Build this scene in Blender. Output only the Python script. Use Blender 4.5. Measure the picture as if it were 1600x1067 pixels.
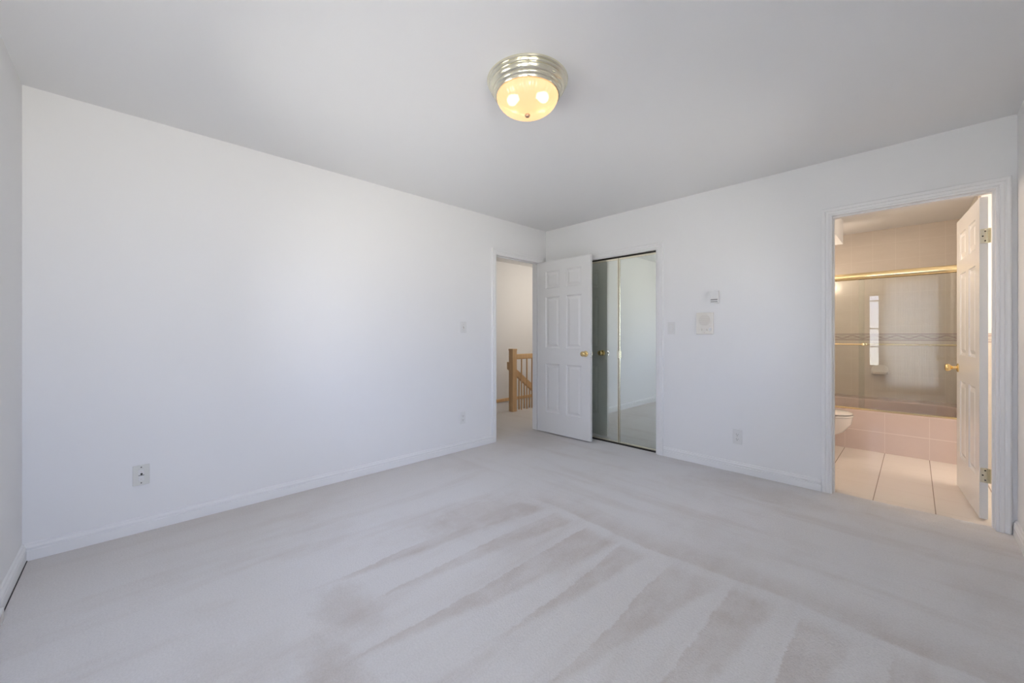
import bpy, bmesh, math, random
from mathutils import Vector, Matrix
random.seed(4)
PI = math.pi
for o in list(bpy.data.objects): bpy.data.objects.remove(o)
sc = bpy.context.scene
col = sc.collection

# ---------------------------------------------------------------- camera, world, lights, exposure
cd = bpy.data.cameras.new('camera'); cam = bpy.data.objects.new('camera', cd); col.objects.link(cam)
cd.sensor_width = 36; cd.lens = 612/1600*36; cd.shift_y = -9.5/1600; cd.clip_start = 0.02
cam.location = (0, 0, 1.157); cam.rotation_euler = (PI/2, 0, math.radians(45.8))
sc.camera = cam
sc.view_settings.view_transform = 'Standard'; sc.view_settings.look = 'None'
sc.view_settings.gamma = 1; sc.view_settings.use_curve_mapping = False
sc.view_settings.exposure = 0.08

w = bpy.data.worlds.new('sky'); sc.world = w; w.use_nodes = True
wt = w.node_tree; bg = wt.nodes['Background']; bg.inputs[1].default_value = 7.5
tc = wt.nodes.new('ShaderNodeTexCoord'); sx = wt.nodes.new('ShaderNodeSeparateXYZ'); wt.links.new(tc.outputs['Generated'], sx.inputs[0])
mr = wt.nodes.new('ShaderNodeMapRange'); mr.interpolation_type = 'SMOOTHSTEP'; mr.inputs[1].default_value = -.12; mr.inputs[2].default_value = .12
wt.links.new(sx.outputs[2], mr.inputs[0]); mc = wt.nodes.new('ShaderNodeMix'); mc.data_type = 'RGBA'
mc.inputs[6].default_value = (1.50, 1.44, 1.38, 1); mc.inputs[7].default_value = (.78, .88, 1.22, 1)     # sunlit ground below, blue sky above
wt.links.new(mr.outputs[0], mc.inputs[0]); wt.links.new(mc.outputs[2], bg.inputs[0])

def light(name, kind, loc, energy, color, size=0.1, size_y=None, rot=(0,0,0), portal=False):
    l = bpy.data.lights.new(name, kind); l.energy = energy; l.color = color
    if kind == 'AREA':
        l.shape = 'RECTANGLE' if size_y else 'DISK'
        l.size = size
        if size_y: l.size_y = size_y
        l.cycles.is_portal = portal
    else: l.shadow_soft_size = size
    o = bpy.data.objects.new(name, l); col.objects.link(o); o.location = loc; o.rotation_euler = rot
    return o
# windows of the bedroom, some added for daylight: x range (front wall) / y range (right wall)
WF = [(-2.40, -1.75, 0.70, 1.90), (-0.71, -0.49, 0.50, 2.02), (-0.42, 0.34, 0.12, 2.28)]
WR = [(-0.3, 0.62, 0.60, 2.20), (2.50, 2.95, 0.80, 1.80)]
for a, b, c, d in WF:
    light('window_portal', 'AREA', ((a+b)/2, -0.46, (c+d)/2), 1, (1,1,1), b-a, d-c, (PI/2, 0, PI), True)
for a, b, c, d in WR:
    light('window_portal', 'AREA', (0.47, (a+b)/2, (c+d)/2), 1, (1,1,1), b-a, d-c, (PI/2, 0, PI/2), True)
LX, LY = -1.365, 1.436
light('bathroom_vanity_lamp', 'POINT', (1.15, 4.50, 1.65), 27, (1, .86, .72), 0.10)
light('bathroom_lamp', 'POINT', (-1.02, 4.10, 2.00), 15, (1, .78, .58), 0.08)
light('shower_fill', 'POINT', (-0.98, 5.60, 1.95), 9, (1, .86, .72), 0.10)  # unseen fill light, added to brighten the shower tiles
light('hall_lamp', 'POINT', (-3.72, 5.3, 2.05), 16, (1, .91, .80), 0.15)

# ---------------------------------------------------------------- materials
def mat(name, base=(.8,.8,.8), rough=.5, metal=0., spec=.5):
    m = bpy.data.materials.new(name); m.use_nodes = True
    b = m.node_tree.nodes['Principled BSDF']
    b.inputs['Base Color'].default_value = (*base, 1); b.inputs['Roughness'].default_value = rough
    b.inputs['Metallic'].default_value = metal; b.inputs['Specular IOR Level'].default_value = spec
    return m
class NT:
    def __init__(s, m): s.m = m; s.t = m.node_tree; s.b = s.t.nodes.get('Principled BSDF')
    def n(s, t, **k):
        x = s.t.nodes.new(t)
        for a, v in k.items(): setattr(x, a, v)
        return x
    def l(s, a, b): s.t.links.new(a, b)
    def put(s, sock, v):
        if isinstance(v, (int, float)): sock.default_value = v
        elif isinstance(v, tuple): sock.default_value = v
        else: s.l(v, sock)
    def math(s, op, a, b=0., c=None, clamp=False):
        x = s.n('ShaderNodeMath', operation=op, use_clamp=clamp); s.put(x.inputs[0], a); s.put(x.inputs[1], b)
        if c is not None: s.put(x.inputs[2], c)
        return x.outputs[0]
    def obj(s):
        g = s.n('ShaderNodeNewGeometry'); sp = s.n('ShaderNodeSeparateXYZ'); s.l(g.outputs['Position'], sp.inputs[0])
        return g.outputs['Position'], sp.outputs
    def noise(s, vec, scale, detail=2, rough=.5, sx=(1,1,1)):
        mp = s.n('ShaderNodeMapping'); mp.inputs['Scale'].default_value = sx; s.l(vec, mp.inputs[0])
        x = s.n('ShaderNodeTexNoise'); x.inputs['Scale'].default_value = scale
        x.inputs['Detail'].default_value = detail; x.inputs['Roughness'].default_value = rough
        s.l(mp.outputs[0], x.inputs['Vector']); return x.outputs[0]
    def mix(s, f, a, b):
        x = s.n('ShaderNodeMix', data_type='RGBA'); s.put(x.inputs[0], f); s.put(x.inputs[6], a); s.put(x.inputs[7], b)
        return x.outputs[2]
    def sstep(s, v, a, b):
        x = s.n('ShaderNodeMapRange', interpolation_type='SMOOTHSTEP'); s.put(x.inputs[0], v)
        s.put(x.inputs[1], a); s.put(x.inputs[2], b); return x.outputs[0]
    def bump(s, h, strength, dist):
        x = s.n('ShaderNodeBump'); x.inputs['Strength'].default_value = strength; x.inputs['Distance'].default_value = dist
        s.l(h, x.inputs['Height']); s.l(x.outputs[0], s.b.inputs['Normal'])

def paint(name, base, rough, bs=.05):
    m = mat(name, base, rough, 0, .3); t = NT(m); v, _ = t.obj()
    t.bump(t.noise(v, 90, 3), bs, .002)
    return m
M = {}
M['wall'] = paint('wall_paint', (.85, .845, .84), .75)
M['ceil'] = paint('ceiling_paint', (.86, .855, .85), .9, .12)
M['trim'] = mat('trim_paint', (.86, .855, .85), .35, 0, .35)
M['door'] = mat('door_paint', (.82, .81, .795), .2, 0, .4)
M['brass'] = mat('polished_brass', (.86, .66, .32), .16, 1)
M['paleb'] = mat('pale_brass', (.84, .80, .64), .18, 1)
M['gold'] = mat('gold_rail', (.90, .74, .44), .14, 1)
M['dark'] = mat('dark_gap', (.03, .025, .02), .6)
M['hole'] = mat('dark_slot', (.12, .11, .10), .6)
M['steel'] = mat('steel', (.6, .6, .6), .25, 1)
M['plastic'] = mat('white_plastic', (.78, .775, .76), .3)
M['ivory'] = mat('ivory_plastic', (.80, .765, .70), .4)
M['grille'] = mat('ivory_grille', (.69, .64, .58), .6)
M['beigeplate'] = mat('beige_plate', (.74, .735, .69), .35)
M['greyp'] = mat('grey_window', (.30, .29, .28), .3)
M['porcelain'] = mat('porcelain', (.80, .74, .70), .08)
M['mirror'] = mat('mirror_glass', (.76, .795, .74), .015, 1)
M['pink'] = mat('pink_acrylic', (.70, .56, .52), .12)

def oak():
    m = mat('oak', (.55, .32, .15), .35); t = NT(m); v, _ = t.obj()
    f = t.noise(v, 30, 4, .6, (1, 1, .08))
    t.l(t.mix(f, (.60, .36, .17, 1), (.84, .58, .32, 1)), t.b.inputs['Base Color']); return m
M['oak'] = oak()

def fract_line(t, x, period, off, half):
    u = t.math('FRACT', t.math('MULTIPLY', t.math('SUBTRACT', x, off), 1/period))
    d = t.math('MULTIPLY', t.math('MINIMUM', u, t.math('SUBTRACT', 1.0, u)), period)
    return t.math('LESS_THAN', d, half)

def floortile():
    m = mat('bathroom_floor_tile', (.8, .72, .65), .12); t = NT(m); v, p = t.obj()
    base = t.mix(t.noise(v, 3, 3, .5, (1, 3, 1)), (.80, .73, .665, 1), (.84, .775, .715, 1))
    ly = fract_line(t, p[1], .305, 3.80, .0014); lx = fract_line(t, p[0], .30, .095, .0024)
    c = t.mix(ly, base, (.66, .57, .50, 1)); c = t.mix(lx, c, (.30, .24, .20, 1))
    t.l(c, t.b.inputs['Base Color']); return m
M['floortile'] = floortile()

def walltile(axis, name):
    m = mat(name, (.6, .55, .5), .12); t = NT(m); v, p = t.obj(); h = p[axis]; z = p[2]
    base = t.mix(t.noise(v, 5, 5, .6, (1, 1, 3)), (.64, .575, .505, 1), (.72, .655, .585, 1))
    g = t.math('MAXIMUM', fract_line(t, h, .20, -.16, .0012), fract_line(t, z, .20, .92-.05, .0012))
    c = t.mix(g, base, (.76, .70, .63, 1))
    # decorative border: z 1.10..1.17 with two mauve lines and a ribbon
    inb = t.math('MULTIPLY', t.math('GREATER_THAN', z, 1.095), t.math('LESS_THAN', z, 1.18))
    zc = t.math('SUBTRACT', z, 1.1375)
    lines = t.math('COMPARE', t.math('ABSOLUTE', zc), .036, .004)
    rib1 = t.math('MULTIPLY', t.math('SINE', t.math('MULTIPLY', h, 2*PI/.2)), .017)
    r = t.math('COMPARE', zc, rib1, .006)
    r2 = t.math('COMPARE', zc, t.math('MULTIPLY', rib1, -1.0), .004)
    bc = t.mix(r2, (.60, .55, .50, 1), (.47, .40, .37, 1)); bc = t.mix(r, bc, (.42, .33, .32, 1)); bc = t.mix(lines, bc, (.36, .28, .28, 1))
    c = t.mix(inb, c, bc)
    t.l(c, t.b.inputs['Base Color']); return m
M['tile_x'] = walltile(0, 'shower_wall_tile'); M['tile_y'] = walltile(1, 'shower_end_tile')

def aprontile():
    m = mat('tub_apron_tile', (.65, .5, .46), .1); t = NT(m); v, p = t.obj()
    base = t.mix(t.noise(v, 8, 3), (.63, .505, .46, 1), (.67, .545, .50, 1))
    g = t.math('MAXIMUM', fract_line(t, p[0], .30, -.205, .0014), t.math('COMPARE', p[2], .20, .003))
    t.l(t.mix(g, base, (.76, .65, .60, 1)), t.b.inputs['Base Color']); return m
M['apron'] = aprontile()

def carpet():
    m = mat('carpet', (.6, .57, .54), 1.0, 0, .1); t = NT(m); v, p = t.obj(); x, y = p[0], p[1]
    wob = t.math('SUBTRACT', t.noise(v, 1.1, 2), .5); wob2 = t.math('SUBTRACT', t.noise(v, 5, 4, .65), .5); wob3 = t.math('SUBTRACT', t.noise(v, 30, 3, .7), .5)
    jag = t.math('ADD', t.math('MULTIPLY', wob2, .05), t.math('MULTIPLY', wob3, .03))
    xs = t.math('ADD', x, t.math('ADD', t.math('MULTIPLY', wob, .12), jag))
    ys = t.math('ADD', y, t.math('ADD', t.math('MULTIPLY', wob, .25), jag))
    u = t.math('MULTIPLY', t.math('ADD', xs, 1.66), 1/.265); cell = t.math('FLOOR', u); fr = t.math('FRACT', u)
    wn = t.n('ShaderNodeTexWhiteNoise', noise_dimensions='1D'); t.l(cell, wn.inputs['W'])
    rnd = wn.outputs[0]
    wn2 = t.n('ShaderNodeTexWhiteNoise', noise_dimensions='1D'); t.l(t.math('ADD', cell, 17.3), wn2.inputs['W']); rnd2 = wn2.outputs[0]
    start = t.math('ADD', .35, t.math('MULTIPLY', rnd, .55))
    tt = t.math('MULTIPLY', t.math('DIVIDE', t.math('SUBTRACT', ys, start), t.math('SUBTRACT', 1.98, start)), t.math('ADD', .62, t.math('MULTIPLY', rnd2, .35)))
    wedge = t.sstep(t.math('SUBTRACT', tt, fr), -.05, .12)
    wedge = t.math('MULTIPLY', wedge, t.sstep(fr, 0.0, .04))
    region = t.math('MULTIPLY', t.sstep(x, -2.25, -1.8), t.math('SUBTRACT', 1.0, t.sstep(ys, 1.90, 1.99)))
    region = t.math('MULTIPLY', region, t.sstep(y, .2, .9))
    mott = t.sstep(t.noise(v, 4.5, 5, .65, (1, .5, 1)), .36, .62)
    wedge = t.math('MULTIPLY', t.math('MULTIPLY', wedge, region), t.math('ADD', .35, t.math('MULTIPLY', mott, .65)))
    band = t.math('MULTIPLY', t.sstep(ys, 2.02, 2.05), t.math('SUBTRACT', 1.0, t.sstep(ys, 2.06, 2.30)))
    band = t.math('MULTIPLY', band, t.math('MULTIPLY', t.sstep(x, -2.1, -1.5), t.math('ADD', .3, t.math('MULTIPLY', mott, .45))))
    pat = t.sstep(t.noise(v, 1.5, 5, .65, (1, .7, 1)), .47, .68)
    str1 = t.sstep(t.noise(v, 3.2, 5, .65, (.25, 1.6, 1)), .47, .70)
    str2 = t.sstep(t.noise(v, 2.4, 5, .65, (2.4, .30, 1)), .47, .72)
    far = t.sstep(y, 1.9, 2.3)
    streak = t.mix(far, str2, str1)
    def blob(cx, cy, rx, ry):
        a = t.math('MULTIPLY', t.math('SUBTRACT', x, cx), 1/rx); b = t.math('MULTIPLY', t.math('SUBTRACT', y, cy), 1/ry)
        d = t.math('ADD', t.math('MULTIPLY', a, a), t.math('MULTIPLY', b, b))
        d = t.math('ADD', d, t.math('ADD', t.math('MULTIPLY', wob2, 2.2), t.math('MULTIPLY', wob3, .8)))
        return t.math('SUBTRACT', 1.0, t.sstep(d, -.2, 1.2))
    sm = t.math('MAXIMUM', blob(-1.68, .66, .22, .14), t.math('MAXIMUM', blob(-1.95, 1.62, .22, .45), t.math('MULTIPLY', blob(-.75, 3.35, .45, .2), .7)))
    sm = t.math('MAXIMUM', sm, t.math('MULTIPLY', blob(-1.28, .50, .40, .10), .9))
    dark = t.math('MAXIMUM', t.math('MULTIPLY', wedge, .80), band)
    dark = t.math('MAXIMUM', dark, t.math('MULTIPLY', sm, .62))
    dark = t.math('ADD', dark, t.math('MULTIPLY', t.math('ADD', t.math('MULTIPLY', pat, .9), streak), .38), clamp=True)
    edge = t.math('SUBTRACT', 1.0, t.sstep(t.math('ADD', x, 3.185), .02, .9))  # beige tint by the left wall stands in for less bluish light there
    fine = t.noise(v, 130, 3, .75)
    c = t.mix(dark, (.76, .745, .745, 1), (.62, .575, .55, 1))
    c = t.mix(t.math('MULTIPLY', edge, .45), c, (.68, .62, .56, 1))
    c2 = t.n('ShaderNodeMix', data_type='RGBA', blend_type='MULTIPLY'); c2.inputs[0].default_value = 1
    t.l(c, c2.inputs[6]); g = t.math('ADD', .85, t.math('MULTIPLY', fine, .30))
    cc = t.n('ShaderNodeCombineColor'); [t.l(g, cc.inputs[i]) for i in range(3)]
    t.l(cc.outputs[0], c2.inputs[7]); t.l(c2.outputs[2], t.b.inputs['Base Color'])
    t.bump(t.math('ADD', fine, t.math('MULTIPLY', t.noise(v, 60, 2), .6)), .5, .006)
    return m
M['carpet'] = carpet()

def thin_glass(name, tint, ior=1.5, add=0.0):
    m = bpy.data.materials.new(name); m.use_nodes = True; t = NT(m); t.t.nodes.remove(t.b)
    out = [n for n in t.t.nodes if n.type == 'OUTPUT_MATERIAL'][0]
    f = t.n('ShaderNodeFresnel'); f.inputs[0].default_value = ior
    tr = t.n('ShaderNodeBsdfTransparent'); tr.inputs[0].default_value = (*tint, 1)
    gl = t.n('ShaderNodeBsdfGlossy'); gl.inputs['Roughness'].default_value = .01
    mx = t.n('ShaderNodeMixShader'); t.l(t.math('MULTIPLY', f.outputs[0], 1.0+add), mx.inputs[0]); t.l(tr.outputs[0], mx.inputs[1]); t.l(gl.outputs[0], mx.inputs[2])
    t.l(mx.outputs[0], out.inputs[0]); return m
M['glass'] = thin_glass('shower_glass', (.94, .955, .945), 1.5, -.15)
M['pane'] = thin_glass('window_glass', (.98, .99, .98))

def lampglass():
    m = bpy.data.materials.new('frosted_lamp_glass'); m.use_nodes = True; t = NT(m); t.t.nodes.remove(t.b)
    out = [n for n in t.t.nodes if n.type == 'OUTPUT_MATERIAL'][0]
    g = t.n('ShaderNodeNewGeometry')
    rf = t.n('ShaderNodeBsdfRefraction'); rf.inputs['Color'].default_value = (1, .92, .80, 1); rf.inputs['Roughness'].default_value = .22; rf.inputs['IOR'].default_value = 1.02
    m0 = t.n('ShaderNodeMixShader'); m0.inputs[0].default_value = .30
    tl = t.n('ShaderNodeBsdfTranslucent'); tl.inputs[0].default_value = (.72, .50, .36, 1)
    gl = t.n('ShaderNodeBsdfGlossy'); gl.inputs['Roughness'].default_value = .15
    em = t.n('ShaderNodeEmission'); em.inputs[0].default_value = (1, .57, .30, 1); em.inputs[1].default_value = .60
    mx = t.n('ShaderNodeMixShader'); mx.inputs[0].default_value = .06
    ad = t.n('ShaderNodeAddShader')
    t.l(tl.outputs[0], m0.inputs[1]); t.l(rf.outputs[0], m0.inputs[2]); t.l(m0.outputs[0], mx.inputs[1]); t.l(gl.outputs[0], mx.inputs[2]); t.l(mx.outputs[0], ad.inputs[0]); t.l(em.outputs[0], ad.inputs[1])
    t.l(ad.outputs[0], out.inputs[0]); return m
M['lampglass'] = lampglass()

# ---------------------------------------------------------------- mesh helpers
class MB:
    def __init__(s): s.bm = bmesh.new()
    def face(s, vs):
        try: return s.bm.faces.new(vs)
        except ValueError: return None
    def box(s, x0, x1, y0, y1, z0, z1):
        V = [s.bm.verts.new((x, y, z)) for z in (z0, z1) for x, y in ((x0,y0),(x1,y0),(x1,y1),(x0,y1))]
        for f in ((3,2,1,0),(4,5,6,7),(0,1,5,4),(1,2,6,5),(2,3,7,6),(3,0,4,7)): s.face([V[i] for i in f])
        return s
    def lathe(s, prof, n=32, mtx=None, caps=True):
        # prof: [(r, h)] around z
        mtx = mtx or Matrix()
        rings = []
        for r, h in prof:
            if r < 1e-6: rings.append([s.bm.verts.new(mtx @ Vector((0, 0, h)))])
            else: rings.append([s.bm.verts.new(mtx @ Vector((r*math.cos(2*PI*i/n), r*math.sin(2*PI*i/n), h))) for i in range(n)])
        for a, b in zip(rings, rings[1:]):
            for i in range(n):
                j = (i+1) % n
                if len(a) == 1 and len(b) == 1: continue
                if len(a) == 1: s.face([a[0], b[j], b[i]])
                elif len(b) == 1: s.face([a[i], a[j], b[0]])
                else: s.face([a[i], a[j], b[j], b[i]])
        if caps:
            for r_, fl in ((rings[0], True), (rings[-1], False)):
                if len(r_) > 2: s.face(r_[::-1] if fl else r_)
        return s
    def tube(s, a, b, r, n=12):
        a, b = Vector(a), Vector(b); d = b-a
        q = d.to_track_quat('Z', 'Y').to_matrix().to_4x4(); m = Matrix.Translation(a) @ q
        return s.lathe([(r, 0), (r, d.length)], n, m)
    def bar(s, a, b, w, h):
        # rectangular bar from a to b, vertical section height h
        a, b = Vector(a), Vector(b); d = (b-a); side = Vector((d.y, -d.x, 0)).normalized()*w/2; up = Vector((0,0,h/2))
        V = []
        for p in (a, b):
            for sx, sz in ((-1,-1),(1,-1),(1,1),(-1,1)): V.append(s.bm.verts.new(p+side*sx+up*sz))
        for f in ((0,1,2,3),(7,6,5,4),(0,4,5,1),(1,5,6,2),(2,6,7,3),(3,7,4,0)): s.face([V[i] for i in f])
        return s
    def loft(s, rings, cap0=True, cap1=True):
        R = [[s.bm.verts.new(p) for p in r] for r in rings]; n = len(R[0])
        for a, b in zip(R, R[1:]):
            for i in range(n): s.face([a[i], a[(i+1)%n], b[(i+1)%n], b[i]])
        if cap0: s.face(R[0][::-1])
        if cap1: s.face(R[-1])
        return s
    def sweep(s, prof, path):
        # prof: list of (d,t); path(d,t) -> list of points.  open sheet with ends capped
        cols = [[s.bm.verts.new(p) for p in path(d, t)] for d, t in prof]; n = len(cols)
        for i in range(n):
            a, b = cols[i], cols[(i+1) % n]
            for k in range(len(a)-1): s.face([a[k], a[k+1], b[k+1], b[k]])
        s.face([c[0] for c in cols]); s.face([c[-1] for c in cols][::-1])
        return s
    def build(s, name, m, parent=None, bevel=0, smooth=False, weld=False, loc=None):
        if weld: bmesh.ops.remove_doubles(s.bm, verts=s.bm.verts, dist=1e-5)
        bmesh.ops.recalc_face_normals(s.bm, faces=s.bm.faces)
        me = bpy.data.meshes.new(name)
        if loc is not None: bmesh.ops.translate(s.bm, verts=s.bm.verts, vec=-Vector(loc))
        s.bm.to_mesh(me); s.bm.free()
        o = bpy.data.objects.new(name, me); col.objects.link(o); me.materials.append(m)
        if loc is not None: o.location = loc
        if parent: o.parent = parent
        if bevel:
            md = o.modifiers.new('bevel', 'BEVEL'); md.width = bevel; md.segments = 2; md.limit_method = 'ANGLE'; md.angle_limit = .6
        if smooth:
            for p in me.polygons: p.use_smooth = True
            try:
                md = o.modifiers.new('es', 'EDGE_SPLIT'); md.split_angle = .7
            except Exception: pass
        return o
def thing(name, label, cat, loc=(0,0,0), rz=0, group=None, kind=None):
    o = bpy.data.objects.new(name, None); col.objects.link(o); o.location = loc; o.rotation_euler = (0, 0, rz)
    o.empty_display_size = .05
    o['label'] = label; o['category'] = cat
    if group: o['group'] = group
    if kind: o['kind'] = kind
    return o
def struct(o, label=None, cat=None):
    o['kind'] = 'structure'
    if label: o['label'] = label
    if cat: o['category'] = cat
    return o

XL, XR, YN, YB, H = -3.185, .414, -.40, 3.68, 2.44

# ---------------------------------------------------------------- room shell
b = MB(); b.box(XL-.11, XR+.13, YN-.13, 3.73, -.10, 0)
struct(b.build('floor', M['carpet']), 'pale grey beige bedroom carpet with vacuum streaks', 'carpet')
b = MB(); b.box(-5.14, XL-.11, 1.6, 3.0, -.10, 0); b.box(-4.31, XL-.11, 3.0, 6.2, -.10, 0)
struct(b.build('floor_hall', M['carpet']), 'beige carpet of the hallway beyond the bedroom door', 'carpet')
b = MB(); b.box(-1.27, 1.72, 3.73, 6.66, -.10, 0)
struct(b.build('floor_bathroom', M['floortile']), 'large cream floor tiles of the bathroom', 'floor')
b = MB(); b.box(XL-.11, XR+.13, YN-.13, YB+.11, H, H+.08); struct(b.build('ceiling', M['ceil']), 'plain white bedroom ceiling', 'ceiling')
b = MB(); b.box(-5.14, XL-.11, 1.6, 6.2, H, H+.08); struct(b.build('ceiling_hall', M['ceil']), 'white hallway ceiling', 'ceiling')
b = MB(); b.box(-1.27, 1.72, YB+.11, 6.66, H, H+.08); struct(b.build('ceiling_bathroom', M['ceil']), 'white bathroom ceiling lit warm', 'ceiling')

def wall_x(name, x0, x1, ya, yb, holes, m, label):      # wall running along y, holes (y0,y1,z0,z1) sorted
    b = MB(); y = ya
    for h0, h1, z0, z1 in holes:
        b.box(x0, x1, y, h0, 0, H)
        if z0 > 0: b.box(x0, x1, h0, h1, 0, z0)
        b.box(x0, x1, h0, h1, z1, H); y = h1
    b.box(x0, x1, y, yb, 0, H)
    return struct(b.build(name, m), label, 'wall')
def wall_y(name, y0, y1, xa, xb, holes, m, label):
    b = MB(); x = xa
    for h0, h1, z0, z1 in holes:
        b.box(x, h0, y0, y1, 0, H)
        if z0 > 0: b.box(h0, h1, y0, y1, 0, z0)
        b.box(h0, h1, y0, y1, z1, H); x = h1
    b.box(x, xb, y0, y1, 0, H)
    return struct(b.build(name, m), label, 'wall')
wall_x('wall_left', XL-.11, XL, YN-.13, YB+.11, [(2.835, 3.585, 0, 2.05)], M['wall'], 'long blank white wall on the left')
wall_y('wall_back', YB, YB+.11, XL, XR+.13, [(-2.66, -1.75, 0, 2.0), (-.438, .35, 0, 2.045)], M['wall'], 'white far wall holding the mirrored closet and bathroom doorway')
wall_y('wall_front', YN-.13, YN, XL, XR+.13, WF, M['wall'], 'white wall at the left edge of the photo')
wall_x('wall_right', XR, XR+.13, YN, YB, WR, M['wall'], 'white wall at the right edge of the photo')
# hall and stairwell
b = MB(); b.box(-5.14, -5.03, 1.6, 6.2, -2.6, H); struct(b.build('wall_hall', M['wall']), 'bright white hallway wall behind the stair railing', 'wall')
b = MB(); b.box(-5.14, XL-.11, 6.2, 6.3, -2.6, H); struct(b.build('wall_hall_end', M['wall']), 'white wall closing the far end of the hallway', 'wall')
b = MB(); b.box(-5.14, XL-.11, 1.5, 1.6, -2.6, H); struct(b.build('wall_hall_near', M['wall']), 'white wall closing the near end of the hallway', 'wall')
b = MB(); b.box(XL-.11, XL, YB+.11, 6.3, 0, H); struct(b.build('wall_hall_right', M['wall']), 'white wall on the right side of the hallway', 'wall')
b = MB(); b.box(-4.31, -4.20, 3.0, 6.2, -2.6, -.10); b.box(-5.03, -4.31, 2.9, 3.0, -2.6, -.10); struct(b.build('wall_stairwell', M['wall']), 'white side of the stairwell below the hallway floor', 'wall')
b = MB(); b.box(-5.03, -4.31, 3.0, 5.2, -.28, -.18)
for i in range(4): b.box(-5.03, -4.31, 5.2+.25*i, 5.45+.25*i, -.18*(i+3), -.18*(i+2))
b.box(-5.03, -4.31, 2.9, 6.2, -2.6, -2.5)
struct(b.build('floor_stairs', M['carpet']), 'carpeted steps going down from the hallway', 'stairs')
# closet interior
b = MB(); b.box(-3.185, -1.27, 4.40, 4.48, 0, H); b.box(-1.75+.25, -1.42, YB+.11, 4.40, 0, H)
struct(b.build('wall_closet', M['wall']), 'white inside of the closet behind the mirrored doors', 'wall')
b = MB(); b.box(-3.185, -1.27, YB+.05, 4.40, -.10, -.001); struct(b.build('floor_closet', M['carpet']), 'closet floor', 'floor')
b = MB(); b.box(-3.185, -1.27, YB+.11, 4.40, H, H+.08); struct(b.build('ceiling_closet', M['ceil']), 'closet ceiling', 'ceiling')
# bathroom walls
b = MB(); b.box(-1.27, -1.15, YB+.11, 5.27, 0, H); struct(b.build('wall_bathroom_left', M['wall']), 'white bathroom wall behind the toilet', 'wall')
b = MB(); b.box(-1.27, -1.15, 5.27, 6.54, 0, H); struct(b.build('wall_shower_left', M['tile_y']), 'beige tiled end wall of the shower', 'wall')
b = MB(); b.box(-1.27, 1.72, 6.54, 6.66, 0, H); struct(b.build('wall_shower_back', M['tile_x']), 'beige tiled wall behind the tub with a mauve border', 'wall')
b = MB(); b.box(.40, .52, 5.24, 6.54, 0, H); struct(b.build('wall_shower_right', M['wall']), 'partition beside the tub behind the open bathroom door', 'wall')
b = MB(); b.box(.385, .40, 5.30, 6.54, 0, H); struct(b.build('wall_shower_end', M['tile_y']), 'beige tiled right end wall of the shower', 'wall')
b = MB(); b.box(.385, .535, 5.225, 5.24, 0, 1.175); struct(b.build('wall_wainscot', M['tile_x']), 'beige tile wainscot seen through the gap beside the bathroom door hinges', 'wall')
b = MB(); b.box(1.60, 1.72, YB+.11, 6.54, 0, H); b.box(XR+.13, 1.72, YB, YB+.11, 0, H); b.box(.52, 1.6, 6.42, 6.54, 0, H)
struct(b.build('wall_bathroom_right', M['wall']), 'white bathroom wall on the right', 'wall')
b = MB(); b.box(-1.15, -.56, 4.2, 5.72, 2.18, H); struct(b.build('trim_soffit', M['wall']), 'white dropped soffit under the bathroom ceiling', 'soffit')

# baseboards (profiled)
BBP = [(0, 0), (.016, 0), (.016, .050), (.010, .054), (.010, .060), (.0155, .063), (.015, .068), (.008, .076), (.007, .083), (0, .088)]
def baseboard(name, a, b, nrm, label, m=None, prof=BBP, z0=0):
    mb = MB(); a, b, n = Vector((*a, z0)), Vector((*b, z0)), Vector((*nrm, 0))
    mb.sweep(prof, lambda d, t: [a+n*d+Vector((0,0,t)), b+n*d+Vector((0,0,t))])
    return struct(mb.build(name, m or M['trim']), label, 'baseboard')
baseboard('baseboard_left', (XL, YN), (XL, 2.794), (1, 0), 'white moulded baseboard along the long left wall')
baseboard('baseboard_front', (XL, YN), (XR, YN), (0, 1), 'white baseboard at the left edge of the photo')
baseboard('baseboard_back', (-1.688, YB), (-.483, YB), (0, -1), 'white baseboard between closet and bathroom door')
baseboard('baseboard_right', (XR, YN), (XR, YB), (-1, 0), 'white baseboard at the right edge of the photo')
baseboard('baseboard_back_corner', (XL, YB), (-2.72, YB), (0, -1), 'white baseboard hidden behind the open bedroom door')
baseboard('baseboard_hall', (-5.03, 1.6), (-5.03, 6.2), (1, 0), 'honey oak trim strip low on the hallway wall', M['oak'], [(0,0),(.02,0),(.02,.045),(.012,.052),(0,.052)], .0)

# dark strip painted in for the shade between carpet and front baseboard
b = MB(); b.box(XL+.014, XR, YN+.015, YN+.0195, 0, .003); struct(b.build('trim_gap_shadow', M['dark']), 'dark strip standing in for shade between carpet and baseboard at the left edge', 'gap')

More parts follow.
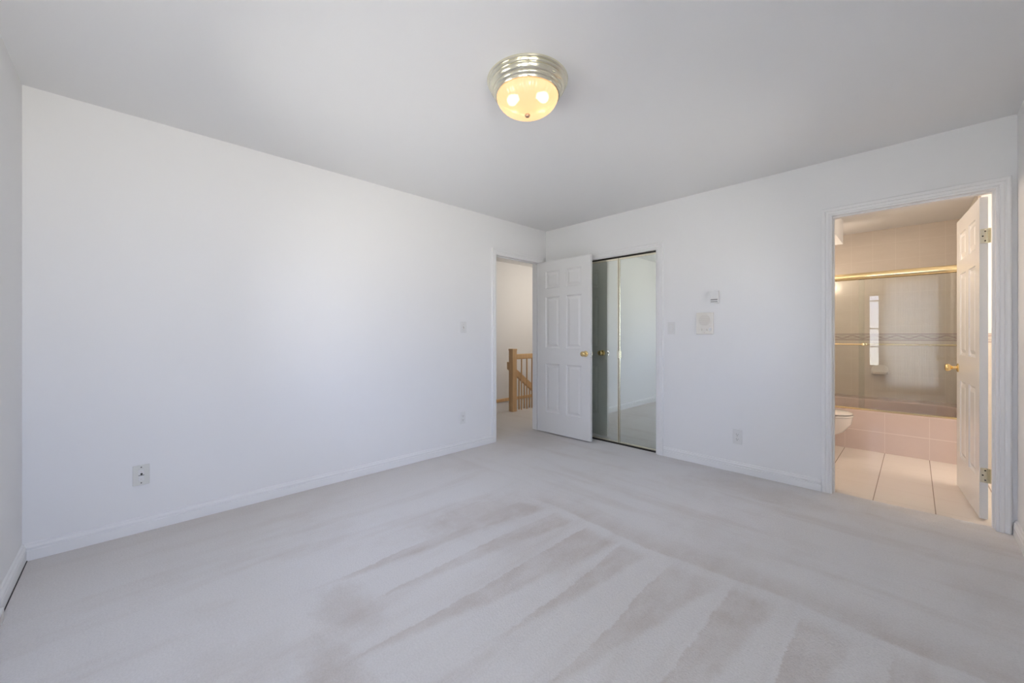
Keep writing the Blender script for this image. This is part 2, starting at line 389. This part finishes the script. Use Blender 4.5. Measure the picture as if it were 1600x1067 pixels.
# windows (frames and panes)
def window(idx, horiz, rng, depth0, depth1, muntv, munth, label):
    a, c, z0, z1 = rng
    def bx(mb, u0, u1, w0, w1, v0, v1):
        if horiz: mb.box(u0, u1, v0, v1, w0, w1)
        else: mb.box(v0, v1, u0, u1, w0, w1)
    fr = .035; d0, d1 = depth0, depth1
    root = thing('window_%d' % idx, label, 'window', (0,0,0), kind='structure')
    mb = MB(); bx(mb, a, a+fr, z0, z1, d0, d1); bx(mb, c-fr, c, z0, z1, d0, d1); bx(mb, a+fr, c-fr, z0, z0+fr, d0, d1); bx(mb, a+fr, c-fr, z1-fr, z1, d0, d1)
    for m_ in muntv: bx(mb, m_-.012, m_+.012, z0+fr, z1-fr, d0+.01, d1-.01)
    for m_ in munth: bx(mb, a+fr, c-fr, m_-.012, m_+.012, d0+.012, d1-.012)
    mb.build('window_frame', M['trim'], root)
    mb = MB(); dm = (d0+d1)/2; bx(mb, a+fr, c-fr, z0+fr, z1-fr, dm-.002, dm+.002); mb.build('pane', M['pane'], root)
window(1, True, WF[0], YN-.12, YN-.08, [-2.01], [], 'added white framed front wall window for more daylight')  # unseen window, added to light the floor and back wall
window(2, True, WF[1], YN-.12, YN-.08, [], [1.88, 1.30, .92], 'narrow white framed front wall window')
window(4, True, WF[2], YN-.12, YN-.08, [], [], 'tall white framed glass door behind the sheer curtain')
window(3, False, WR[0], XR+.08, XR+.12, [], [], 'white framed right wall window near the front wall')
window(5, False, WR[1], XR+.08, XR+.12, [], [1.3], 'added white framed right wall window near the bathroom door for more daylight')  # unseen window, added to brighten the right side of the room

m = bpy.data.materials.new('sheer_curtain'); m.use_nodes = True; t = NT(m); t.t.nodes.remove(t.b)
a_ = t.n('ShaderNodeBsdfTranslucent'); a_.inputs[0].default_value = (.66, .66, .65, 1); b_ = t.n('ShaderNodeBsdfTransparent'); x_ = t.n('ShaderNodeMixShader'); x_.inputs[0].default_value = .05
t.l(a_.outputs[0], x_.inputs[1]); t.l(b_.outputs[0], x_.inputs[2]); t.l(x_.outputs[0], [n for n in t.t.nodes if n.type == 'OUTPUT_MATERIAL'][0].inputs[0])
k = MB(); N = 90; lo = []; hi = []
for i in range(N+1):
    xx = -.46+.85*i/N; yy = -.345+.014*math.sin(i*.9)+.005*math.sin(i*.37)
    lo.append(k.bm.verts.new((xx, yy, .02))); hi.append(k.bm.verts.new((xx, yy, 2.33)))
for i in range(N): k.face([lo[i], lo[i+1], hi[i+1], hi[i]])
cu = k.build('sheer_curtain', m); cu['label'] = 'sheer white curtain over the right part of the front window'; cu['category'] = 'curtain'
k = MB(); k.tube((-.55, -.345, 2.345), (.41, -.345, 2.345), .012); cr = k.build('curtain_rod', M['plastic']); cr['label'] = 'white curtain rod above the front window'; cr['category'] = 'curtain rod'

# ---------------------------------------------------------------- door parts
CP = [(0, 0), (0, .011), (.008, .014), (.014, .012), (.018, .015), (.030, .016), (.034, .013), (.040, .017), (.052, .018), (.058, .015), (.060, 0)]
def panel_leaf(W, Hh, T):
    """six panel slab: x 0..W, y 0..T, z 0..Hh, panels on both faces"""
    mb = MB(); st = .115; mu = .095; pw = (W-2*st-mu)/2
    xs = [0, st, st+pw, st+pw+mu, st+2*pw+mu, W]
    zs = [0, .24, .81, 1.0, 1.60, 1.70, 1.90, Hh]
    def ring(x0, x1, z0, z1, y): return [mb.bm.verts.new(p) for p in ((x0,y,z0),(x1,y,z0),(x1,y,z1),(x0,y,z1))]
    for y, s in ((0, 1), (T, -1)):
        for i in range(5):
            for j in range(7):
                x0, x1, z0, z1 = xs[i], xs[i+1], zs[j], zs[j+1]
                r = ring(x0, x1, z0, z1, y)
                if i in (1, 3) and j in (1, 3, 5):
                    for ins, dep in ((.004, .007), (.016, .010), (.020, .010), (.045, .002)):
                        r2 = ring(x0+ins, x1-ins, z0+ins, z1-ins, y+s*dep)
                        for k in range(4): mb.face([r[k], r[(k+1)%4], r2[(k+1)%4], r2[k]])
                        r = r2
                mb.face(r)
    for j in range(7):
        for x in (0, W): mb.face([mb.bm.verts.new(p) for p in ((x,0,zs[j]),(x,T,zs[j]),(x,T,zs[j+1]),(x,0,zs[j+1]))])
    for i in range(5):
        for z in (0, Hh): mb.face([mb.bm.verts.new(p) for p in ((xs[i],0,z),(xs[i+1],0,z),(xs[i+1],T,z),(xs[i],T,z))])
    return mb
def rotm(axis_from_z):   # matrix turning +z to given direction
    return Vector(axis_from_z).to_track_quat('Z', 'Y').to_matrix().to_4x4()
KP = [(.032, 0), (.032, .004), (.028, .008), (.013, .011), (.0115, .030), (.016, .036), (.025, .044), (.0285, .054), (.027, .063), (.020, .069), (.010, .071), (0, .071)]
def knob(parent, x, z, T):
    for y, d in ((0, (0,-1,0)), (T, (0,1,0))):
        MB().lathe(KP, 32, Matrix.Translation((x, y, z)) @ rotm(d)).build('door_knob', M['brass'], parent, smooth=True)
def latch(parent, W, T, z):
    o = MB().box(W, W+.0015, T/2-.0125, T/2+.0125, z-.028, z+.028).build('latch_plate', M['steel'], parent)
    MB().box(W+.0015, W+.012, T/2-.006, T/2+.006, z-.010, z+.010).build('latch_bolt', M['steel'], parent, bevel=.002)
def jamb_y(y0, y1, x0, x1, z1, parent, stop=(0,0)):
    b = MB(); b.box(x0-.015, x0, y0, y1, 0, z1+.015); b.box(x1, x1+.015, y0, y1, 0, z1+.015); b.box(x0, x1, y0, y1, z1, z1+.015)
    if stop[1]:
        b.box(x0, x0+.010, stop[0], stop[1], 0, z1); b.box(x1-.010, x1, stop[0], stop[1], 0, z1); b.box(x0+.01, x1-.01, stop[0], stop[1], z1-.010, z1)
    return b.build('jamb', M['trim'], parent)

# --- door 1: bedroom to hall, hinged at the corner, open along the back wall
d1 = thing('door_1', 'white six-panel bedroom door with brass knob, standing open against the mirrored closet', 'door', (XL, 3.57, 0), kind='structure')
L1 = lambda mb, n, m, **k: mb.build(n, m, d1, loc=(XL, 3.57, 0), **k)
def fix(o): o.location = (0, 0, 0); return o
b = MB(); y0, y1, z1 = 2.85, 3.57, 2.035
b.box(XL-.11, XL, y0-.015, y0, 0, z1+.015); b.box(XL-.11, XL, y1, y1+.015, 0, z1+.015); b.box(XL-.11, XL, y0, y1, z1, z1+.015)
b.box(XL-.075, XL-.038, y0, y0+.010, 0, z1); b.box(XL-.075, XL-.038, y1-.010, y1, 0, z1); b.box(XL-.075, XL-.038, y0+.01, y1-.01, z1-.010, z1)
fix(L1(b, 'jamb', M['trim']))
b = MB(); b.sweep(CP, lambda d, t: [(XL+t, y0-d, 0), (XL+t, y0-d, z1+d*1.2), (XL+t, y1+d, z1+d*1.2), (XL+t, y1+d, 0)])
fix(L1(b, 'casing', M['trim']))
b = MB(); b.sweep(CP, lambda d, t: [(XL-.11-t, y0-d, 0), (XL-.11-t, y0-d, z1+d*1.2), (XL-.11-t, y1+d, z1+d*1.2), (XL-.11-t, y1+d, 0)])
fix(L1(b, 'casing', M['trim']))
leaf1 = panel_leaf(.745, 2.018, .035).build('door_leaf', M['door'], d1, weld=True, bevel=0)
leaf1.location = (.010, -.038, .012); leaf1.rotation_euler = (0, 0, math.radians(.4))
knob(leaf1, .745-.060, .945, .035); latch(leaf1, .745, .035, .945)
for z in (.22, 1.78):
    MB().tube((.005, -.002, z), (.005, -.002, z+.09), .006).build('hinge', M['brass'], d1, smooth=True)
b = MB(); b.box(XL-.03, XL-.006, y0, y0+.002, .90, .96); fix(L1(b, 'strike_plate', M['brass']))

# --- door 2: bathroom
d2 = thing('door_2', 'white six-panel bathroom door with brass hinges, swung open into the pink bathroom', 'door', (.335, YB, 0), kind='structure')
L2 = lambda mb, n, m, **k: fix(mb.build(n, m, d2, loc=(.335, YB, 0), **k))
x0, x1, z1 = -.423, .335, 2.03
b = MB(); b.box(x0-.015, x0, YB, YB+.11, 0, z1+.015); b.box(x1, x1+.015, YB, YB+.11, 0, z1+.015); b.box(x0, x1, YB, YB+.11, z1, z1+.015)
b.box(x0, x0+.010, YB+.03, YB+.068, 0, z1); b.box(x1-.010, x1, YB+.03, YB+.068, 0, z1); b.box(x0+.01, x1-.01, YB+.03, YB+.068, z1-.010, z1)
L2(b, 'jamb', M['trim'])
for yy, sg in ((YB, -1), (YB+.11, 1)):
    b = MB(); b.sweep(CP, lambda d, t: [(x0-d, yy+sg*t, 0), (x0-d, yy+sg*t, z1+d), (x1+d, yy+sg*t, z1+d), (x1+d, yy+sg*t, 0)])
    L2(b, 'casing', M['trim'])
A2 = math.radians(90+4.5)
leaf2 = panel_leaf(.735, 2.010, .035).build('door_leaf', M['door'], d2, weld=True)
leaf2.location = (-.017, .140, .012); leaf2.rotation_euler = (0, 0, A2)     # local x along +y, local y towards -x
knob(leaf2, .735-.060, .900, .035); latch(leaf2, .735, .035, .900)
for zc in (.272, 1.765):
    h = MB(); h.box(-.0022, 0, .002, .033, zc-.045, zc+.045); h.tube((-.006, -.006, zc-.045), (-.006, -.006, zc+.045), .006)
    h.box(-.012, -.0005, -.010, .004, zc-.044, zc+.044)
    ho = h.build('hinge', M['paleb'], leaf2)
    s_ = MB()
    for dz, yy in ((-.030, .012), (0, .022), (.030, .012)):
        s_.lathe([(.004, 0), (.004, .001), (0, .001)], 12, Matrix.Translation((-.0022, yy, zc+dz)) @ rotm((-1, 0, 0)))
    s_.build('hinge_screws', M['dark'], leaf2)
# strip of jamb hinge leaves
for zc in (.284, 1.777):
    b = MB(); b.box(x1-.002, x1, YB+.072, YB+.108, zc-.045, zc+.045); L2(b, 'hinge_plate', M['paleb'])

# --- door 3: mirrored bifold closet
d3 = thing('door_3', 'mirrored folding closet doors in thin brass frames beside the open bedroom door', 'door', (-1.75, YB, 0), kind='structure')
L3 = lambda mb, n, m, **k: fix(mb.build(n, m, d3, loc=(-1.75, YB, 0), **k))
b = MB(); b.sweep(CP, lambda d, t: [(-2.66-d, YB-t, 0), (-2.66-d, YB-t, 2.0+d), (-1.75+d, YB-t, 2.0+d), (-1.75+d, YB-t, 0)])
L3(b, 'casing', M['trim'])
b = MB(); b.box(-1.765, -1.75, YB, YB+.11, 0, 2.0); b.box(-2.66, -2.645, YB, YB+.11, 0, 2.0); b.box(-2.645, -1.765, YB, YB+.11, 1.995, 2.0)
L3(b, 'jamb', M['trim'])
b = MB(); b.box(-2.645, -1.767, YB+.030, YB+.070, 1.986, 1.995); L3(b, 'top_track', M['dark'])
b = MB(); b.box(-2.645, -1.767, YB+.028, YB+.075, 0, .006); L3(b, 'bottom_track', M['dark'])
YM = YB+.040
def mpanel(xa, xb):
    b = MB(); f = .011; za, zb = .014, 1.980; g = .012
    b.box(xa+g*.6, xb-g*.6, YM, YM+.004, za+.016, zb-.016); mi = L3(b, 'mirror_panel', M['mirror'])
    q = MB(); f = .012
    q.box(xa, xa+f, YM-.008, YM+.018, za, zb); q.box(xb-f, xb, YM-.008, YM+.018, za, zb)
    q.box(xa+f, xb-f, YM-.006, YM+.018, za, za+.016); q.box(xa+f, xb-f, YM-.006, YM+.018, zb-.020, zb)
    fr = q.build('mirror_frame', M['paleb'], mi, loc=(-1.75, YB, 0), bevel=.002); fr.location = (0, 0, 0)
    return mi
ma = mpanel(-1.768-.424, -1.768); mb_ = mpanel(-2.643, -1.768-.428)
b = MB(); b.box(-2.205, -2.178, YM-.022, YM-.008, .915, .995); hh = b.build('handle', M['paleb'], ma, loc=(-1.75, YB, 0), bevel=.003); hh.location = (0, 0, 0)

# ---------------------------------------------------------------- ceiling lamp
cl = thing('ceiling_light', 'round flush ceiling light with ribbed brass ring and glowing frosted glass bowl', 'ceiling light', (LX, LY, H))
ringp = [(.145, 0), (.196, 0), (.198, -.004), (.196, -.010), (.190, -.013), (.192, -.017), (.189, -.024), (.182, -.027), (.184, -.031), (.182, -.040), (.176, -.048), (.170, -.052), (.171, -.057), (.168, -.064), (.161, -.068), (.160, -.074), (.156, -.079), (.150, -.080), (.146, -.074), (.145, 0)]
MB().lathe([(r_*1.03, h_) for r_, h_ in ringp], 96, caps=False).build('ring', M['paleb'], cl, smooth=True)
def bowl():
    mb = MB(); n = 120; rows = []
    R, D, z0 = .155, .094, -.072
    for k in range(21):
        a = k/20*PI/2; r = R*math.cos(a)**.85 if k < 20 else 0; z = z0-D*math.sin(a)
        if r < 1e-4: rows.append([mb.bm.verts.new((0, 0, z))]); continue
        rows.append([mb.bm.verts.new((r*(1+.010*math.cos(40*2*PI*i/n))*math.cos(2*PI*i/n), r*(1+.010*math.cos(40*2*PI*i/n))*math.sin(2*PI*i/n), z)) for i in range(n)])
    for a, c in zip(rows, rows[1:]):
        for i in range(n):
            j = (i+1) % n
            mb.face([a[i], a[j], c[j], c[i]] if len(c) > 1 else [a[i], a[j], c[0]])
    return mb
bo = bowl().build('glass_bowl', M['lampglass'], cl)
for p in bo.data.polygons: p.use_smooth = True
MB().lathe([(.010, -.160), (.010, -.168), (.0135, -.170), (.0135, -.174), (.009, -.180), (0, -.182)], 24).build('finial', mat('finial_metal', (.62, .42, .28), .35, .6), cl, smooth=True)
mbulb = bpy.data.materials.new('lit_bulb'); mbulb.use_nodes = True; t = NT(mbulb); t.b.inputs['Emission Color'].default_value = (1, .85, .62, 1); t.b.inputs['Emission Strength'].default_value = 4.0
for ang in (205, 50):
    a = math.radians(ang); d = Vector((math.cos(a), math.sin(a), -.25)).normalized()
    m_ = Matrix.Translation(Vector((0, 0, -.055))+d*.045) @ rotm(d)
    MB().lathe([(.016, -.03), (.016, .0), (.013, .002)], 16, m_).build('bulb_socket', M['plastic'], cl)
    MB().lathe([(.012, .002), (.020, .018), (.026, .034), (.026, .044), (.020, .056), (.010, .063), (0, .065)], 20, m_).build('light_bulb', mbulb, cl, smooth=True)

# ---------------------------------------------------------------- wall plates (local frame: face towards -y, x right, z up)
def plate(root, w, h, m, t=.006):
    return MB().box(-w/2, w/2, -t, 0, -h/2, h/2).build('cover_plate', m, root, bevel=.0025)
def screws(root, zs, m=None, y=-.0065):
    for z in zs: MB().lathe([(.0035, 0), (.0035, .001), (0, .0012)], 12, Matrix.Translation((0, y, z)) @ rotm((0,-1,0))).build('screw', m or M['grille'], root)
def decora(root, z0=0):
    pb = MB().box(-.017, .017, -.0085, -.006, -.034, .034).build('rocker', M['plastic'], root, bevel=.001)
    MB().box(-.0185, .0185, -.0064, -.006, -.0355, .0355).build('rocker_gap', M['grille'], root)
    return pb
def duplex(root, m):
    for z in (.020, -.020):
        f = MB().box(-.0165, .0165, -.009, -.006, z-.014, z+.014).build('socket', m, root, bevel=.003)
        s_ = MB(); s_.box(-.0075, -.0055, -.0095, -.0089, z-.002, z+.007); s_.box(.0055, .0075, -.0095, -.0089, z-.002, z+.006)
        s_.lathe([(.0028, 0), (.0028, .0005), (0, .0005)], 10, Matrix.Translation((0, -.0092, z-.008)) @ rotm((0,-1,0)))
        s_.build('slots', M['hole'], f)
RL = PI/2     # local -y -> world +x  (on the left wall)
t = thing('light_switch', 'white rocker light switch beside the mirrored closet casing', 'light switch', (-1.613, YB, 1.227)); plate(t, .072, .117, M['plastic']); decora(t)
t = thing('light_switch', 'small white toggle light switch on the left wall near the hall doorway', 'light switch', (XL, 2.41, 1.238), RL); plate(t, .070, .114, M['plastic'])
MB().box(-.006, .006, -.0068, -.006, -.013, .013).build('toggle_slot', M['grille'], t)
MB().box(-.004, .004, -.018, -.0068, -.004, .008).build('toggle', M['plastic'], t, bevel=.001); screws(t, (.030, -.030))
t = thing('wall_outlet', 'white duplex outlet low on the wall between closet and bathroom', 'outlet', (-1.046, YB, .300)); plate(t, .070, .122, M['plastic']); duplex(t, M['plastic']); screws(t, (0,), y=-.0065)
t = thing('wall_outlet', 'white duplex outlet low on the left wall below the toggle switch', 'outlet', (XL, 2.40, .325), RL); plate(t, .070, .120, M['plastic']); duplex(t, M['plastic'])
t = thing('wall_outlet', 'cream phone and outlet plate low on the left wall near the front corner', 'outlet', (XL, .043, .334), RL)
plate(t, .074, .118, M['beigeplate'])
MB().box(-.0125, .0125, -.0095, -.006, .001, .032).build('jack', M['plastic'], t, bevel=.001)
MB().box(-.0125, .0125, -.0095, -.006, -.033, -.003).build('jack', M['plastic'], t, bevel=.001)
MB().box(-.0125, .0125, -.0078, -.006, -.003, .001).build('jack_gap', M['hole'], t)
k = MB(); k.lathe([(.0055, 0), (.0055, .001), (0, .001)], 12, Matrix.Translation((.001, -.0095, .007)) @ rotm((0,-1,0))); k.build('jack_hole', M['dark'], t)
for za_, zb_ in ((.020, .023), (-.026, -.022)): MB().box(-.004, .004, -.0100, -.0094, za_, zb_).build('jack_mark', M['grille'], t)
screws(t, (.046, -.046), M['hole'])

t = thing('intercom', 'cream wall intercom with round speaker grille and small knobs', 'intercom', (-1.305, YB, 1.264))
MB().box(-.072, .072, -.022, 0, -.096, .096).build('body', M['ivory'], t, bevel=.004)
g = MB(); g.lathe([(.050, 0), (.050, .002), (.047, .003), (0, .003)], 40, Matrix.Translation((0, -.022, .028)) @ rotm((0,-1,0))); g.build('speaker_backing', M['ivory'], t)
g = MB()
for i in range(-5, 6):
    hw = math.sqrt(max(.046**2-(i*.008)**2, 0)); g.box(-hw, hw, -.0265, -.025, .028+i*.008-.0018, .028+i*.008+.0018)
g.build('speaker_grille', M['grille'], t)
for xk in (-.030, .016): MB().lathe([(.009, 0), (.008, .010), (0, .010)], 20, Matrix.Translation((xk, -.022, -.055)) @ rotm((0,-1,0))).build('knob', M['ivory'], t, smooth=True)
MB().lathe([(.014, 0), (.012, .008), (0, .008)], 24, Matrix.Translation((.047, -.022, -.052)) @ rotm((0,-1,0))).build('knob', M['plastic'], t, smooth=True)
MB().box(-.006, .006, -.0235, -.022, -.084, -.078).build('indicator', M['grille'], t)

t = thing('thermostat', 'small white thermostat with a grey dial window above the intercom', 'thermostat', (-1.222, YB, 1.492))
MB().box(-.034, .034, -.030, 0, -.054, .054).build('body', M['plastic'], t, bevel=.004)
k = MB(); k.box(-.028, .028, -.031, -.0298, -.028, -.017); k.box(-.028, .028, -.031, -.0298, -.044, -.036); k.build('dial_slot', M['greyp'], t)
MB().box(-.028, .028, -.032, -.0298, -.034, -.030).build('dial_ridge', M['plastic'], t)

# floor register at the lower left edge
t = thing('floor_register', 'low white metal register on the front baseboard, only its corner in view', 'vent', (-2.585, -.386, 0))
MB().box(0, .30, 0, .016, 0, .055).build('frame', M['plastic'], t, bevel=.004)
k = MB()
for i in range(12): k.box(.02+i*.0225, .028+i*.0225, .016, .0168, .01, .045)
k.build('louvers', M['grille'], t)

# ---------------------------------------------------------------- hall railing
t = thing('stair_railing', 'level honey oak railing with thick newel post on the hallway floor', 'railing', (-4.27, 4.17, 0))
k = MB(); k.box(-.044, .044, -.044, .044, 0, .925); k.build('newel_post', M['oak'], t, bevel=.004)
MB().box(-.048, .048, -.048, .048, .925, .953).build('newel_cap', M['oak'], t, bevel=.005)
MB().box(-.030, .030, .044, .058, .775, .885).build('rail_block', M['oak'], t, bevel=.003)
MB().box(-.027, .027, .058, 1.98, .79, .87).build('handrail', M['oak'], t, bevel=.012)
for i in range(15):
    MB().lathe([(.011, 0), (.011, .79)], 12, Matrix.Translation((0, .190+.1195*i, 0))).build('baluster', M['oak'], t, smooth=True)
def zr(y): return .677-.717*(y-4.21)
t = thing('stair_railing', 'lower slanting honey oak railing descending behind the level hallway railing', 'railing', (-4.40, 4.21, -.18))
zo = .18
k = MB(); k.bar((0, -.02, zr(4.19)+zo), (0, .62, zr(4.83)+zo), .05, .115); k.build('handrail', M['oak'], t, bevel=.008)
MB().box(-.040, .040, .60, .68, 0, zr(4.85)+zo+.06).build('newel_post', M['oak'], t, bevel=.004)
for i, yb in enumerate((4.31, 4.435, 4.556, 4.679, 4.79)):
    st = 0
    MB().lathe([(.011, st), (.011, zr(yb)+zo-.03)], 12, Matrix.Translation((0, yb-4.21, 0))).build('baluster', M['oak'], t, smooth=True)

# ---------------------------------------------------------------- bathroom fixtures
YT = 5.30
tub = thing('bathtub', 'pink bathtub with glossy pink tiled front behind the glass shower doors', 'bathtub', (-.38, YT, 0))
X0, X1 = -.77, .765    # local x range
MB().box(X0, X1, 0, .05, 0, .388).build('tiled_front', M['apron'], tub)
k = MB()
def rr(x0, x1, y0, y1, z, r, n=8):
    pts = []
    for cx, cy, a0 in ((x1-r, y0+r, -PI/2), (x1-r, y1-r, 0), (x0+r, y1-r, PI/2), (x0+r, y0+r, PI)):
        for i in range(n): a = a0+PI/2*i/(n-1); pts.append((cx+r*math.cos(a), cy+r*math.sin(a), z))
    return pts
k.loft([rr(X0, X1, 0.052, 1.235, .36, .002), rr(X0, X1, 0.052, 1.235, .40, .002), rr(X0+.07, X1-.07, .12, 1.0, .40, .18), rr(X0+.08, X1-.08, .13, .99, .385, .17), rr(X0+.14, X1-.14, .20, .92, .10, .14), rr(X0+.2, X1-.2, .26, .86, .06, .10)], cap0=False)
k.build('basin', M['pink'], tub)
MB().box(X0, X1, 0, .052, .388, .402).build('rim', M['pink'], tub)

sd = thing('shower_door', 'sliding glass shower doors with gold header rail above the pink tub', 'shower door', (-.38, YT, .402))
HB = 1.32     # header bottom above rim
k = MB(); n = 20
ring = [(0, .030*math.cos(2*PI*i/n)*1.0+.028, HB+.036+.036*math.sin(2*PI*i/n)) for i in range(n)]
k.loft([[(X0, p[1], p[2]) for p in ring], [(X1, p[1], p[2]) for p in ring]])
k.build('header_rail', M['gold'], sd, smooth=True)
MB().box(X0, X1, .004, .052, 0, .016).build('bottom_track', M['gold'], sd, bevel=.003)
MB().box(X0, X0+.022, .008, .048, .016, HB).build('side_post', M['gold'], sd); MB().box(X1-.022, X1, .008, .048, .016, HB).build('side_post', M['gold'], sd)
def gpanel(xa, xb, y, ybar, bz, knobx):
    g_ = MB().box(xa, xb, y, y+.006, .018, HB+.01).build('glass_panel', M['glass'], sd)
    q = MB(); q.tube((xa+.03, ybar, bz), (xb-.005, ybar, bz), .0075, 14)
    for xx in (xa+.03, xb-.02): q.tube((xx, y, bz), (xx, ybar, bz), .006, 10)
    q.build('towel_bar', M['gold'], g_, smooth=True)
    q = MB(); q.lathe([(.013, 0), (.016, .006), (.013, .016), (0, .018)], 20, Matrix.Translation((knobx, ybar+.008, bz)) @ rotm((0, -1, 0))); q.build('bar_end', M['gold'], g_, smooth=True)
gpanel(X0+.022, .025, .012, -.030, .665, .018)
gpanel(-.02, X1-.022, .034, .075, .665, .03)

t = thing('soap_dish', 'beige ceramic soap dish set in the tiled wall behind the tub', 'soap dish', (-.297, 6.54, .735))
k = MB(); pts = [(.078*math.cos(PI*i/16), .075*math.sin(PI*i/16)**.8 if 0 < i < 16 else 0) for i in range(17)]
k.loft([[(x, 0, z-.01) for x, z in pts]+[(-.078, 0, -.045), (.078, 0, -.045)], [(x, -.012, z-.01) for x, z in pts]+[(-.078, -.012, -.045), (.078, -.012, -.045)]])
k.build('back_plate', mat('soap_ceramic', (.80, .75, .69), .12), t, bevel=.003)
k = MB(); k.loft([rr(-.070, .070, -.085, -.012, -.045, .015), rr(-.074, .074, -.092, -.012, -.015, .015), rr(-.064, .064, -.082, -.016, -.015, .012), rr(-.060, .060, -.076, -.02, -.034, .012)])
k.build('tray', bpy.data.materials['soap_ceramic'], t)

# tub spout fitting on the far deck
t = thing('toilet', 'white toilet with closed lid beside the tub, cut off by the doorway casing', 'toilet', (-1.15, 4.86, 0))
def ell(cx, a, bb, z, n=32, back=None):
    pts = []
    for i in range(n):
        th = 2*PI*i/n; c = math.cos(th); s_ = math.sin(th)
        x = cx+a*(abs(c)**.9)*(1 if c > 0 else -1)
        if back is not None and x < back: x = back
        pts.append((x, bb*s_, z))
    return pts
k = MB(); k.loft([ell(.36, .22, .105, 0), ell(.36, .215, .10, .03), ell(.36, .19, .09, .10), ell(.38, .19, .095, .17), ell(.43, .25, .145, .24), ell(.46, .275, .175, .32), ell(.46, .285, .185, .385), ell(.46, .26, .155, .385), ell(.46, .20, .11, .28)])
k.build('bowl', M['porcelain'], t, smooth=True)
k = MB(); k.loft([ell(.46, .288, .188, .388), ell(.46, .292, .192, .394), ell(.46, .290, .190, .404), ell(.46, .20, .12, .406), ell(.46, .19, .11, .392)])
k.build('seat', M['porcelain'], t, smooth=True)
k = MB(); k.loft([ell(.455, .280, .182, .409), ell(.455, .290, .192, .413), ell(.455, .288, .190, .424), ell(.455, .26, .17, .432), ell(.455, .1, .07, .436)])
k.build('lid', M['porcelain'], t, smooth=True)
k = MB(); k.box(.01, .19, -.21, .21, .36, .72); k.build('tank', M['porcelain'], t, bevel=.02)
k = MB(); k.box(.004, .20, -.22, .22, .722, .755); k.build('tank_lid', M['porcelain'], t, bevel=.01)
k = MB(); k.box(.19, .205, -.17, -.10, .655, .668); k.build('flush_handle', M['brass'], t, bevel=.003)
k = MB(); k.box(.05, .24, -.10, .10, .20, .375); k.build('bowl_neck', M['porcelain'], t, bevel=.02)
